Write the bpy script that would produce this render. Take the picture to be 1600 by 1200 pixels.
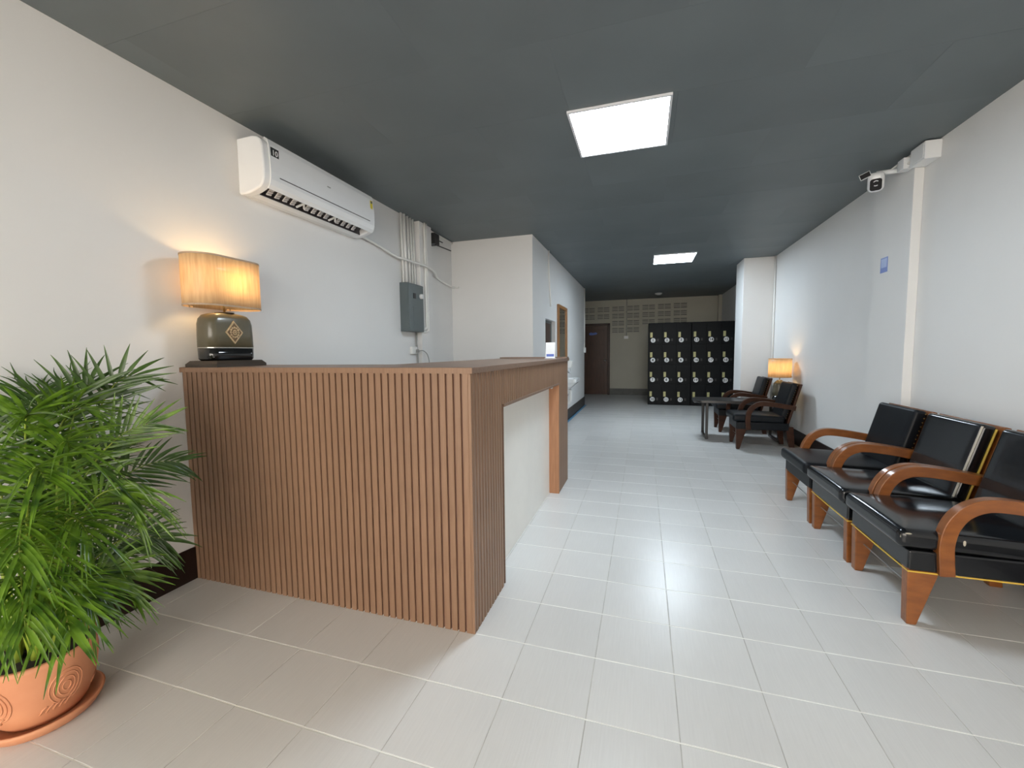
import bpy, math, random
from mathutils import Vector, Matrix

random.seed(7)
SC = bpy.context.scene
for o in list(bpy.data.objects):
    bpy.data.objects.remove(o, do_unlink=True)
COL = SC.collection
PI = math.pi

# ------------------------------------------------------------------ camera
F_PX = 656.7113
AX_R = Vector((0.95434147, 0.29850903, -0.01116744))
AX_U = Vector((-0.01204024, 0.07579335, 0.99705085))
AX_F = Vector((-0.2984751, 0.95139252, -0.07592686))
CAM = Vector((2.38675, 0.0, 1.24517))
cd = bpy.data.cameras.new('camera')
cd.sensor_fit = 'HORIZONTAL'; cd.sensor_width = 36.0
cd.lens = F_PX / 1600.0 * 36.0
cd.clip_start = 0.02; cd.clip_end = 200
cam = bpy.data.objects.new('camera', cd); COL.objects.link(cam)
m3 = Matrix((AX_R, AX_U, -AX_F)).transposed()
cam.matrix_world = Matrix.Translation(CAM) @ m3.to_4x4()
SC.camera = cam

def at(px, py, Y):
    """point at depth Y seen at photo pixel (px, py)"""
    d = AX_F + AX_R * ((px - 800) / F_PX) - AX_U * ((py - 600) / F_PX)
    return CAM + d * (Y / d.y)

# ------------------------------------------------------------------ world, exposure
world = bpy.data.worlds.new('world'); SC.world = world
world.use_nodes = True
bg = world.node_tree.nodes['Background']
bg.inputs['Color'].default_value = (1.0, 0.925, 0.825, 1)
bg.inputs['Strength'].default_value = 5.6
SC.view_settings.view_transform = 'Standard'
SC.view_settings.look = 'None'
SC.view_settings.gamma = 1.0
SC.view_settings.use_curve_mapping = False
SC.view_settings.exposure = 0.42
LED_POWER = 33.0
LAMP_W = 2.6

# ------------------------------------------------------------------ materials
def nodes(name):
    m = bpy.data.materials.new(name); m.use_nodes = True
    nt = m.node_tree
    return m, nt, nt.nodes['Principled BSDF']

def mat(name, col, rough=0.5, metal=0.0, var=0.06, scale=6.0, bump=0.0, bscale=60.0, stretch=(1, 1, 1),
        coat=0.0, spec=0.5, col2=None, objrand=0.0):
    m, nt, b = nodes(name)
    N = nt.nodes; L = nt.links
    tc = N.new('ShaderNodeTexCoord'); mp = N.new('ShaderNodeMapping')
    mp.inputs['Scale'].default_value = stretch
    L.new(tc.outputs['Object'], mp.inputs['Vector'])
    nz = N.new('ShaderNodeTexNoise'); nz.inputs['Scale'].default_value = scale
    nz.inputs['Detail'].default_value = 5
    L.new(mp.outputs[0], nz.inputs['Vector'])
    rp = N.new('ShaderNodeValToRGB')
    c = Vector(col)
    if col2 is None:
        lo = c * (1 - var); hi = c * (1 + var)
    else:
        lo = Vector(col2); hi = c
    rp.color_ramp.elements[0].position = 0.3; rp.color_ramp.elements[1].position = 0.7
    rp.color_ramp.elements[0].color = (*lo, 1); rp.color_ramp.elements[1].color = (*[min(1, x) for x in hi], 1)
    L.new(nz.outputs['Fac'], rp.inputs['Fac'])
    out = rp.outputs['Color']
    if objrand:
        oi = N.new('ShaderNodeObjectInfo'); hs = N.new('ShaderNodeHueSaturation')
        mr = N.new('ShaderNodeMapRange')
        mr.inputs['To Min'].default_value = 1 - objrand; mr.inputs['To Max'].default_value = 1 + objrand
        L.new(oi.outputs['Random'], mr.inputs['Value']); L.new(mr.outputs[0], hs.inputs['Value'])
        L.new(out, hs.inputs['Color']); out = hs.outputs['Color']
    L.new(out, b.inputs['Base Color'])
    b.inputs['Roughness'].default_value = rough
    b.inputs['Metallic'].default_value = metal
    b.inputs['Coat Weight'].default_value = coat
    b.inputs['Specular IOR Level'].default_value = spec
    if bump:
        n2 = N.new('ShaderNodeTexNoise'); n2.inputs['Scale'].default_value = bscale
        n2.inputs['Detail'].default_value = 3
        L.new(mp.outputs[0], n2.inputs['Vector'])
        bp = N.new('ShaderNodeBump'); bp.inputs['Strength'].default_value = bump
        bp.inputs['Distance'].default_value = 0.002
        L.new(n2.outputs['Fac'], bp.inputs['Height']); L.new(bp.outputs[0], b.inputs['Normal'])
    return m

def emit(name, col, s):
    m, nt, b = nodes(name)
    b.inputs['Base Color'].default_value = (0.9, 0.9, 0.9, 1)
    b.inputs['Emission Color'].default_value = (*col, 1)
    b.inputs['Emission Strength'].default_value = s
    return m

M = {}
M['wall'] = mat('wall_paint', (0.765, 0.755, 0.74), 0.6, var=0.02, scale=1.5, bump=0.12, bscale=40)
M['wall_far'] = mat('wall_far_dimmed', (0.55, 0.52, 0.43), 0.65, var=0.04, scale=2, bump=0.12, bscale=40)  # same cream wall, colour darkened for the weaker light at the far end
M['ceil'] = mat('ceiling_board', (0.135, 0.158, 0.170), 0.5, var=0.07, scale=1.6, bump=0.08, bscale=30, objrand=0.05)
M['ceil_gap'] = mat('ceiling_joint', (0.03, 0.032, 0.033), 0.8)
M['grout_shaded'] = mat('grout_shaded', (0.46, 0.44, 0.40), 0.7, var=0.3, scale=7)  # darker grout colour paints the recess shadow of the lengthwise joints
M['grout'] = mat('grout', (0.92, 0.90, 0.84), 0.6, var=0.12, scale=9)
M['base_dark'] = mat('skirting_tile', (0.018, 0.009, 0.007), 0.35, var=0.25, scale=12, spec=0.25)
M['base_grey'] = mat('grey_dado', (0.16, 0.155, 0.14), 0.7, var=0.15, scale=9)
M['white_gloss'] = mat('white_plastic', (0.84, 0.85, 0.86), 0.22, var=0.01, coat=0.3)
M['white_pvc'] = mat('white_pvc', (0.80, 0.79, 0.76), 0.4, var=0.02)
M['white_matte'] = mat('white_panel', (0.87, 0.85, 0.80), 0.45, var=0.02)
M['cavity'] = mat('dark_plastic', (0.05, 0.045, 0.05), 0.5)
M['vane'] = mat('vane_plastic', (0.62, 0.60, 0.60), 0.4)
M['black_print'] = mat('black_print', (0.012, 0.012, 0.012), 0.4)
M['white_print'] = mat('white_print', (0.85, 0.85, 0.85), 0.4)
M['yellow_print'] = mat('yellow_print', (0.75, 0.62, 0.06), 0.4)
M['blue_print'] = mat('blue_print', (0.10, 0.16, 0.48), 0.4)
M['blue_light'] = mat('blue_light_print', (0.30, 0.38, 0.66), 0.4)
M['grey_metal'] = mat('grey_enclosure', (0.105, 0.13, 0.135), 0.4, var=0.05)
M['slat'] = mat('slat_wood', (0.262, 0.155, 0.095), 0.42, col2=(0.210, 0.118, 0.070), scale=7, stretch=(14, 14, 0.7),
                bump=0.1, bscale=30, objrand=0.05)
M['slat_back'] = mat('slat_backing', (0.13, 0.060, 0.040), 0.6, var=0.1, stretch=(12, 12, 1))
M['post_wood'] = mat('post_wood', (0.46, 0.22, 0.11), 0.45, col2=(0.36, 0.165, 0.08), scale=7, stretch=(12, 12, 0.8))
M['top_wood'] = mat('top_wood', (0.23, 0.145, 0.10), 0.4, col2=(0.18, 0.11, 0.075), scale=6, stretch=(1, 10, 10))
M['leather'] = mat('black_leather', (0.006, 0.0075, 0.010), 0.42, spec=0.22, var=0.2, scale=20, bump=0.25, bscale=180)
M['leather_gloss'] = mat('black_vinyl', (0.007, 0.008, 0.010), 0.17, var=0.2, scale=9, bump=0.35, bscale=9, coat=0.1, spec=0.45)
M['chair_wood'] = mat('teak_wood', (0.275, 0.093, 0.020), 0.33, col2=(0.18, 0.055, 0.012), scale=5, stretch=(2, 9, 6), coat=0.2)
M['chair_dark'] = mat('dark_stained_wood', (0.058, 0.021, 0.010), 0.32, col2=(0.035, 0.013, 0.007), scale=5, stretch=(2, 9, 6), spec=0.25)
M['piping_y'] = mat('yellow_piping', (0.62, 0.42, 0.05), 0.5)
M['piping_w'] = mat('cream_piping', (0.42, 0.39, 0.33), 0.5)
M['brass'] = mat('brass', (0.62, 0.42, 0.16), 0.3, metal=1.0)
M['brass_plate'] = mat('brass_plate', (0.50, 0.47, 0.22), 0.45, metal=0.2, var=0.15, scale=30)
M['steel'] = mat('steel', (0.55, 0.55, 0.55), 0.28, metal=1.0)
M['locker'] = mat('black_metal', (0.008, 0.009, 0.010), 0.45, var=0.15, spec=0.12)
M['table_black'] = mat('table_black', (0.022, 0.020, 0.020), 0.3, var=0.2)
M['door'] = mat('door_wood', (0.085, 0.030, 0.013), 0.4, col2=(0.050, 0.018, 0.008), scale=4, stretch=(8, 8, 0.8))
M['dark_wood'] = mat('dark_wood', (0.05, 0.022, 0.012), 0.45, var=0.25, scale=8)
M['mirror_wood'] = mat('mirror_wood', (0.36, 0.17, 0.06), 0.4, col2=(0.27, 0.12, 0.04), scale=6, stretch=(8, 8, 1))
M['mirror'] = mat('mirror_glass', (0.80, 0.82, 0.80), 0.03, metal=1.0, var=0.0)
M['ceramic'] = mat('ceramic', (0.82, 0.83, 0.83), 0.12, var=0.01, coat=0.4)
M['chrome'] = mat('chrome', (0.7, 0.7, 0.72), 0.12, metal=1.0)
M['blue_rubber'] = mat('blue_strip', (0.12, 0.28, 0.42), 0.5)
M['terracotta'] = mat('terracotta', (0.66, 0.30, 0.155), 0.6, col2=(0.52, 0.20, 0.10), scale=5, bump=0.35, bscale=14)
M['soil'] = mat('soil', (0.02, 0.014, 0.01), 0.9, var=0.4, scale=40, bump=0.8, bscale=60)
M['stem'] = mat('palm_stem', (0.30, 0.36, 0.04), 0.45, col2=(0.16, 0.26, 0.03), scale=8)
M['lamp_plinth'] = mat('lamp_plinth', (0.045, 0.032, 0.022), 0.4, var=0.2)
M['plug_white'] = mat('plug_white', (0.8, 0.79, 0.76), 0.35, var=0.01)
M['cable_grey'] = mat('cable_grey', (0.30, 0.30, 0.29), 0.5)
M['vent'] = mat('vent_block', (0.53, 0.50, 0.42), 0.7, var=0.05, scale=10)
M['vent_dark'] = mat('vent_dark', (0.26, 0.25, 0.22), 0.8)
M['pavement'] = mat('pavement', (0.42, 0.41, 0.39), 0.8, var=0.1, scale=3)
M['led_frame'] = mat('led_frame', (0.75, 0.76, 0.80), 0.4, var=0.01)
M['led'] = emit('led_diffuser', (0.76, 0.89, 1.0), LED_POWER)

# floor tile: brushed pale porcelain, grain along the room
def tile_mat():
    m, nt, b = nodes('floor_tile'); N = nt.nodes; L = nt.links
    ge = N.new('ShaderNodeNewGeometry')
    mp = N.new('ShaderNodeMapping'); mp.inputs['Scale'].default_value = (1, 0.045, 1)
    L.new(ge.outputs['Position'], mp.inputs['Vector'])
    n1 = N.new('ShaderNodeTexNoise'); n1.inputs['Scale'].default_value = 170; n1.inputs['Detail'].default_value = 4
    L.new(mp.outputs[0], n1.inputs['Vector'])
    n0 = N.new('ShaderNodeTexNoise'); n0.inputs['Scale'].default_value = 2.0; n0.inputs['Detail'].default_value = 3
    L.new(ge.outputs['Position'], n0.inputs['Vector'])
    rp = N.new('ShaderNodeValToRGB')
    rp.color_ramp.elements[0].position = 0.3; rp.color_ramp.elements[1].position = 0.7
    rp.color_ramp.elements[0].color = (0.635, 0.625, 0.605, 1); rp.color_ramp.elements[1].color = (0.69, 0.68, 0.66, 1)
    mx = N.new('ShaderNodeMath'); mx.operation = 'MULTIPLY_ADD'; mx.inputs[1].default_value = 0.5
    L.new(n1.outputs['Fac'], mx.inputs[0])
    hf = N.new('ShaderNodeMath'); hf.operation = 'MULTIPLY'; hf.inputs[1].default_value = 0.5
    L.new(n0.outputs['Fac'], hf.inputs[0]); L.new(hf.outputs[0], mx.inputs[2])
    L.new(mx.outputs[0], rp.inputs['Fac'])
    oi = N.new('ShaderNodeObjectInfo'); hs = N.new('ShaderNodeHueSaturation')
    mr = N.new('ShaderNodeMapRange'); mr.inputs['To Min'].default_value = 0.97; mr.inputs['To Max'].default_value = 1.03
    L.new(oi.outputs['Random'], mr.inputs['Value']); L.new(mr.outputs[0], hs.inputs['Value'])
    L.new(rp.outputs['Color'], hs.inputs['Color']); L.new(hs.outputs[0], b.inputs['Base Color'])
    b.inputs['Roughness'].default_value = 0.27
    b.inputs['Specular IOR Level'].default_value = 0.42
    bp = N.new('ShaderNodeBump'); bp.inputs['Strength'].default_value = 0.30; bp.inputs['Distance'].default_value = 0.0012
    L.new(n1.outputs['Fac'], bp.inputs['Height']); L.new(bp.outputs[0], b.inputs['Normal'])
    return m
M['tile'] = tile_mat()

def leaf_mat(name, c1, c2):
    m, nt, b = nodes(name); N = nt.nodes; L = nt.links
    oi = N.new('ShaderNodeNewGeometry')
    nz = N.new('ShaderNodeTexNoise'); nz.inputs['Scale'].default_value = 22.0
    L.new(oi.outputs['Position'], nz.inputs['Vector'])
    rp = N.new('ShaderNodeValToRGB')
    rp.color_ramp.elements[0].position = 0.35; rp.color_ramp.elements[1].position = 0.65
    rp.color_ramp.elements[0].color = (*c1, 1); rp.color_ramp.elements[1].color = (*c2, 1)
    L.new(nz.outputs['Fac'], rp.inputs['Fac']); L.new(rp.outputs[0], b.inputs['Base Color'])
    b.inputs['Roughness'].default_value = 0.30
    tr = N.new('ShaderNodeBsdfTranslucent'); L.new(rp.outputs[0], tr.inputs['Color'])
    mx = N.new('ShaderNodeMixShader'); mx.inputs[0].default_value = 0.18
    L.new(b.outputs[0], mx.inputs[1]); L.new(tr.outputs[0], mx.inputs[2])
    L.new(mx.outputs[0], N['Material Output'].inputs['Surface'])
    return m
M['leaf'] = leaf_mat('palm_leaf', (0.038, 0.098, 0.006), (0.150, 0.275, 0.022))
M['leaf_dark'] = leaf_mat('palm_leaf_shaded', (0.028, 0.068, 0.010), (0.065, 0.130, 0.022))  # darker copy of the leaf, paints in the shade deep in the palm

def shade_mat():
    m, nt, b = nodes('silk_shade'); N = nt.nodes; L = nt.links
    tc = N.new('ShaderNodeTexCoord'); mp = N.new('ShaderNodeMapping'); mp.inputs['Scale'].default_value = (30, 30, 2.5)
    L.new(tc.outputs['Object'], mp.inputs['Vector'])
    nz = N.new('ShaderNodeTexNoise'); nz.inputs['Scale'].default_value = 3.0; nz.inputs['Detail'].default_value = 4
    L.new(mp.outputs[0], nz.inputs['Vector'])
    rp = N.new('ShaderNodeValToRGB')
    rp.color_ramp.elements[0].position = 0.3; rp.color_ramp.elements[1].position = 0.75
    rp.color_ramp.elements[0].color = (0.72, 0.57, 0.37, 1); rp.color_ramp.elements[1].color = (0.88, 0.75, 0.54, 1)
    L.new(nz.outputs['Fac'], rp.inputs['Fac']); L.new(rp.outputs[0], b.inputs['Base Color'])
    b.inputs['Roughness'].default_value = 0.5; b.inputs['Coat Weight'].default_value = 0.5
    b.inputs['Coat Roughness'].default_value = 0.08
    tr = N.new('ShaderNodeBsdfTranslucent'); L.new(rp.outputs[0], tr.inputs['Color'])
    mx = N.new('ShaderNodeMixShader'); mx.inputs[0].default_value = 0.6
    L.new(b.outputs[0], mx.inputs[1]); L.new(tr.outputs[0], mx.inputs[2])
    L.new(mx.outputs[0], N['Material Output'].inputs['Surface'])
    return m
M['shade'] = shade_mat()
M['shade_trim'] = mat('shade_trim', (0.42, 0.30, 0.20), 0.5)
M['lamp_body'] = mat('bronze_lacquer', (0.135, 0.115, 0.070), 0.32, col2=(0.08, 0.072, 0.045), scale=6, coat=0.3)
M['lamp_black'] = mat('black_lacquer', (0.006, 0.006, 0.006), 0.08, var=0.0, coat=0.5)
M['camera_black'] = mat('camera_black', (0.006, 0.006, 0.008), 0.45, spec=0.15)
M['lamp_silver'] = mat('silver_line', (0.7, 0.68, 0.62), 0.3, metal=1.0)
M['gold_relief'] = mat('gold_relief', (0.52, 0.38, 0.22), 0.45, metal=0.1, var=0.25, scale=60)
M['gold_dark'] = mat('gold_dark', (0.16, 0.10, 0.05), 0.5, metal=0.3, var=0.35, scale=90)
M['scuff'] = mat('scuff', (0.42, 0.38, 0.30), 0.6, var=0.3, scale=60)
M['bulb'] = emit('bulb', (1.0, 0.70, 0.32), 25.0)

# ------------------------------------------------------------------ mesh helpers
OFF = {}

class MB:
    def __init__(s): s.v = []; s.f = []
    def box(s, x0, x1, y0, y1, z0, z1, mx=None):
        n = len(s.v)
        P = [(x0, y0, z0), (x1, y0, z0), (x1, y1, z0), (x0, y1, z0), (x0, y0, z1), (x1, y0, z1), (x1, y1, z1), (x0, y1, z1)]
        if mx is not None: P = [tuple(mx @ Vector(p)) for p in P]
        s.v += P
        s.f += [(n, n+3, n+2, n+1), (n+4, n+5, n+6, n+7), (n, n+1, n+5, n+4), (n+1, n+2, n+6, n+5), (n+2, n+3, n+7, n+6), (n+3, n, n+4, n+7)]
        return s
    def prism(s, prof, a0, a1, axis='y'):
        """prof: list of 2-D points. axis y: (x,z); axis x: (y,z); axis z: (x,y)"""
        n = len(s.v); k = len(prof)
        def pt(p, a):
            return {'y': (p[0], a, p[1]), 'x': (a, p[0], p[1]), 'z': (p[0], p[1], a)}[axis]
        s.v += [pt(p, a0) for p in prof] + [pt(p, a1) for p in prof]
        s.f.append(tuple(range(n, n+k))); s.f.append(tuple(range(n+2*k-1, n+k-1, -1)))
        for i in range(k):
            j = (i+1) % k
            s.f.append((n+i, n+k+i, n+k+j, n+j))
        return s
    def tube(s, pts, r, n=8, cap=True):
        pts = [Vector(p) for p in pts]; b = len(s.v); k = len(pts)
        rs = r if isinstance(r, (list, tuple)) else [r]*k
        up = None
        for i, p in enumerate(pts):
            t = (pts[min(i+1, k-1)] - pts[max(i-1, 0)]).normalized()
            if up is None:
                up = Vector((0, 0, 1)) if abs(t.z) < 0.9 else Vector((1, 0, 0))
            a = t.cross(up)
            if a.length < 1e-4: a = t.orthogonal()
            a.normalize(); c = a.cross(t).normalized(); up = c
            for j in range(n):
                th = 2*PI*j/n
                s.v.append(tuple(p + (a*math.cos(th) + c*math.sin(th))*rs[i]))
        for i in range(k-1):
            for j in range(n):
                q = (j+1) % n
                s.f.append((b+i*n+j, b+i*n+q, b+(i+1)*n+q, b+(i+1)*n+j))
        if cap:
            s.f.append(tuple(range(b+n-1, b-1, -1))); s.f.append(tuple(range(b+(k-1)*n, b+k*n)))
        return s
    def lathe(s, prof, cx=0, cy=0, n=32, sx=1, sy=1):
        b = len(s.v); k = len(prof)
        for (r, z) in prof:
            for j in range(n):
                th = 2*PI*j/n
                s.v.append((cx + sx*r*math.cos(th), cy + sy*r*math.sin(th), z))
        for i in range(k-1):
            for j in range(n):
                q = (j+1) % n
                s.f.append((b+i*n+j, b+i*n+q, b+(i+1)*n+q, b+(i+1)*n+j))
        s.f.append(tuple(range(b+n-1, b-1, -1))); s.f.append(tuple(range(b+(k-1)*n, b+k*n)))
        return s
    def loft(s, rings):
        """closed rings of equal length, capped"""
        b = len(s.v); k = len(rings); n = len(rings[0])
        for r_ in rings: s.v += [tuple(p) for p in r_]
        for i in range(k-1):
            for j in range(n):
                q = (j+1) % n
                s.f.append((b+i*n+j, b+i*n+q, b+(i+1)*n+q, b+(i+1)*n+j))
        s.f.append(tuple(range(b+n-1, b-1, -1))); s.f.append(tuple(range(b+(k-1)*n, b+k*n)))
        return s
    def ball(s, c, r, n=8, m=6, sc=(1, 1, 1)):
        prof = [(max(1e-4, r*math.sin(PI*i/m)), -r*math.cos(PI*i/m)) for i in range(m+1)]
        b = len(s.v)
        s.lathe(prof, 0, 0, n)
        for i in range(b, len(s.v)):
            p = s.v[i]; s.v[i] = (c[0]+p[0]*sc[0], c[1]+p[1]*sc[1], c[2]+p[2]*sc[2])
        return s
    def rbox(s, c, half, r, bulge=(0, 0), mx=None, seg=10):
        """rounded, slightly pillowed box; bulge = (top, bottom) in metres"""
        hx, hy, hz = half
        def lin(h):
            e = max(1e-4, h - r); out = []
            for i in range(5): out.append(-h + (h-e)*(1-math.cos(PI/2*i/4)) if False else -h + (h-e)*i/4)
            for i in range(1, seg): out.append(-e + 2*e*i/seg)
            for i in range(5): out.append(e + (h-e)*i/4)
            return out
        idx = {}
        base = len(s.v)
        def vert(p):
            key = (round(p[0], 5), round(p[1], 5), round(p[2], 5))
            if key in idx: return idx[key]
            q = Vector([max(-(h-r), min(h-r, a)) for a, h in zip(p, half)])
            d = Vector(p) - q
            # cube to sphere in the corner
            if d.length > 1e-9:
                mxc = max(abs(a) for a in d)
                d = d.normalized() * mxc
            w = q + d
            fx = 1-(w.x/hx)**2; fy = 1-(w.y/hy)**2
            k = max(0, fx)*max(0, fy)
            w.z += bulge[0]*k if w.z > 0 else -bulge[1]*k
            if mx is not None: w = mx @ w
            w = w + Vector(c)
            idx[key] = len(s.v); s.v.append(tuple(w))
            return idx[key]
        X, Y, Z = lin(hx), lin(hy), lin(hz)
        def face(A, B, fn, flip):
            for i in range(len(A)-1):
                for j in range(len(B)-1):
                    q = [vert(fn(A[i], B[j])), vert(fn(A[i+1], B[j])), vert(fn(A[i+1], B[j+1])), vert(fn(A[i], B[j+1]))]
                    if flip: q.reverse()
                    s.f.append(tuple(q))
        face(X, Y, lambda a, b: (a, b, hz), False); face(X, Y, lambda a, b: (a, b, -hz), True)
        face(X, Z, lambda a, b: (a, -hy, b), False); face(X, Z, lambda a, b: (a, hy, b), True)
        face(Y, Z, lambda a, b: (hx, a, b), False); face(Y, Z, lambda a, b: (-hx, a, b), True)
        return s
    def mesh(s, name):
        me = bpy.data.meshes.new(name); me.from_pydata(s.v, [], s.f); me.update()
        return me
    def build(s, name, material, parent=None, bevel=0.0, smooth=False, world=True, seg=2):
        off = OFF.get(parent.name, Vector((0, 0, 0))) if (parent and world) else Vector((0, 0, 0))
        if off.length: s.v = [(p[0]-off.x, p[1]-off.y, p[2]-off.z) for p in s.v]
        me = s.mesh(name)
        return link(name, me, material, parent, bevel, smooth, seg, off)

def link(name, me, material, parent=None, bevel=0.0, smooth=False, seg=2, off=None):
    if material is not None and not me.materials: me.materials.append(M[material])
    o = bpy.data.objects.new(name, me); COL.objects.link(o)
    if parent: o.parent = parent
    OFF[o.name] = off if off is not None else Vector((0, 0, 0))
    if bevel:
        bv = o.modifiers.new('bevel', 'BEVEL'); bv.width = bevel; bv.segments = seg
        bv.limit_method = 'ANGLE'; bv.angle_limit = math.radians(35); bv.harden_normals = True
        smooth = True
    if smooth:
        me.polygons.foreach_set('use_smooth', [True]*len(me.polygons))
    return o

def tag(o, label, cat, group=None, kind=None):
    o['label'] = label; o['category'] = cat
    if group: o['group'] = group
    if kind: o['kind'] = kind
    return o

def thing(name, label, cat, loc=(0, 0, 0), group=None, rz=0):
    o = bpy.data.objects.new(name, None); COL.objects.link(o)
    o.location = loc; o.rotation_euler = (0, 0, rz); o.empty_display_size = 0.1
    tag(o, label, cat, group); OFF[o.name] = Vector(loc)
    return o

def struct(o):
    o['kind'] = 'structure'; return o

def catmull(pts, n=6):
    P = [Vector(p) for p in pts]; out = []
    for i in range(len(P)-1):
        p0 = P[max(i-1, 0)]; p1 = P[i]; p2 = P[i+1]; p3 = P[min(i+2, len(P)-1)]
        for k in range(n):
            t = k/n
            out.append(0.5*((2*p1) + (p2-p0)*t + (2*p0-5*p1+4*p2-p3)*t*t + (3*p1-p0-3*p2+p3)*t**3))
    out.append(P[-1])
    return out

def ribbon(pts, w):
    """2-D outline of a band of width w along a smoothed path"""
    c = catmull([(p[0], p[1], 0) for p in pts]); L = []; R = []
    ws = w if callable(w) else (lambda t: w)
    for i, p in enumerate(c):
        t = (c[min(i+1, len(c)-1)] - c[max(i-1, 0)]).normalized(); n = Vector((-t.y, t.x, 0))
        h = ws(i/(len(c)-1))/2
        L.append((p.x+n.x*h, p.y+n.y*h)); R.append((p.x-n.x*h, p.y-n.y*h))
    return L, R

def strip_solid(mb, L, R, y0, y1):
    """thick band built from quads, so bent shapes stay clean"""
    k = len(L); n = len(mb.v)
    for i in range(k):
        mb.v += [(L[i][0], y0, L[i][1]), (R[i][0], y0, R[i][1]), (R[i][0], y1, R[i][1]), (L[i][0], y1, L[i][1])]
    for i in range(k-1):
        a = n+4*i; b = a+4
        for q in range(4):
            r_ = (q+1) % 4
            mb.f.append((a+q, a+r_, b+r_, b+q))
    mb.f.append((n+3, n+2, n+1, n)); e = n+4*(k-1); mb.f.append((e, e+1, e+2, e+3))
    return mb

def text_mesh(s, size, bold=0.0):
    cu = bpy.data.curves.new('lettering', 'FONT'); cu.body = s; cu.size = size
    cu.align_x = 'CENTER'; cu.align_y = 'CENTER'; cu.extrude = 0.0006; cu.offset = bold; cu.resolution_u = 3
    ob = bpy.data.objects.new('lettering_source', cu); COL.objects.link(ob)
    dg = bpy.context.evaluated_depsgraph_get()
    me = bpy.data.meshes.new_from_object(ob.evaluated_get(dg))
    bpy.data.objects.remove(ob, do_unlink=True); bpy.data.curves.remove(cu)
    return me

def text(name, s, size, mtx, material, parent, bold=0.0):
    me = text_mesh(s, size, bold)
    off = OFF[parent.name]
    me.transform(Matrix.Translation(-off) @ mtx)
    me.materials.clear()
    return link(name, me, material, parent, off=off)

# frames for lettering: facing -Y (toward the camera), facing +X (out from left wall), facing -X
def face_my(p): return Matrix.Translation(p) @ Matrix.Rotation(PI/2, 4, 'X')
def face_px(p): return Matrix.Translation(p) @ Matrix.Rotation(PI/2, 4, 'Z') @ Matrix.Rotation(PI/2, 4, 'X')

# ------------------------------------------------------------------ the setting
H = 2.662; XR = 4.30; XB = 1.08; YB = 5.05; YE = 9.75; YF = 12.24; Y0 = -2.4

fl = struct(MB().box(-0.2, XR+0.2, Y0, YF+0.2, -0.12, -0.0016).build('floor', 'grout_shaded'))
CX0 = 0.1127 - 0.3; RY0 = 0.1442
cells = []
for j in range(-9, 42):
    for i in range(0, 16):
        x0 = CX0 + 0.3*i; y0 = RY0 + 0.3*j
        x0c, x1c = max(x0, 0.0), min(x0+0.3, XR); y0c, y1c = max(y0, Y0), min(y0+0.3, YF)
        if x1c-x0c < 0.01 or y1c-y0c < 0.01: continue
        cells.append((x0c, x1c, y0c, y1c))
def hidden(c):
    x0, x1, y0, y1 = c
    if y1 < 0.74: return True
    if x1 < 1.62 and y0 > 1.62 and y1 < 5.2: return True
    if x1 < 1.10 and y0 > 5.0 and y1 < 9.8: return True
    if x1 < 2.38 - y1*1.75: return True           # left of the view
    if x0 > 2.38 + y1*0.95 + 0.25: return True    # right of the view
    return False
vis = sorted([c for c in cells if not hidden(c)], key=lambda c: c[2])
near = vis[:300]; nearset = set(near)
G = 0.0021; GX = 0.0012
tm = {}
def tile_me(w, d):
    k = (round(w, 4), round(d, 4))
    if k not in tm:
        b = 0.0012; hw, hd = w/2-GX, d/2-G
        mb = MB()
        mb.loft([[(-hw, -hd, -0.008), (hw, -hd, -0.008), (hw, hd, -0.008), (-hw, hd, -0.008)],
                 [(-hw, -hd, -b), (hw, -hd, -b), (hw, hd, -b), (-hw, hd, -b)],
                 [(-hw+b, -hd+b, 0), (hw-b, -hd+b, 0), (hw-b, hd-b, 0), (-hw+b, hd-b, 0)]])
        tm[k] = mb.mesh('floor_tile')
    return tm[k]
for (x0, x1, y0, y1) in near:
    o = link('floor_tile', tile_me(x1-x0, y1-y0), 'tile', fl)
    o.location = ((x0+x1)/2, (y0+y1)/2, random.uniform(-0.0003, 0.0))
rest = MB()
for c in cells:
    if c in nearset: continue
    x0, x1, y0, y1 = c
    rest.box(x0+GX, x1-GX, y0+G, y1-G, -0.008, 0.0)
gl = MB()
for j in range(1, 20):
    yy = RY0 + 0.3*j
    gl.box(0.0, XR, yy-0.0019, yy+0.0019, -0.0030, -0.0007)
go = gl.build('grout_lines', 'grout', fl); go['kind'] = 'stuff'
ro = rest.build('floor_tiles_beyond', 'tile', fl); ro['kind'] = 'stuff'

# ceiling of painted boards 0.6 x 1.2
ce = struct(MB().box(-0.2, XR+0.2, Y0, YF+0.2, H+0.010, H+0.12).build('ceiling', 'ceil_gap'))
cm = {}
ys = [Y0]; y = 1.99 - 0.6*7
while y < YF - 0.05: ys.append(y); y += 0.6
ys = sorted(set(ys)) + [YF]
for j in range(len(ys)-1):
    sh = 0.6 if j % 2 else 0.0
    xs = sorted(set([0.0, XR] + [x for x in [0.75+sh-1.2+1.2*k for k in range(6)] if 0.08 < x < XR-0.08]))
    for i in range(len(xs)-1):
        w, d = xs[i+1]-xs[i], ys[j+1]-ys[j]
        if d < 0.02: continue
        k = (round(w, 3), round(d, 3))
        if k not in cm: cm[k] = MB().box(-w/2+0.0003, w/2-0.0003, -d/2+0.0004, d/2-0.0004, 0, 0.011).mesh('ceiling_board')
        o = link('ceiling_board', cm[k], 'ceil', ce)
        o.location = ((xs[i]+xs[i+1])/2, (ys[j]+ys[j+1])/2, H + random.uniform(0, 0.0007))
        o.rotation_euler = (random.uniform(-0.0006, 0.0006), random.uniform(-0.0003, 0.0003), 0)

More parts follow.
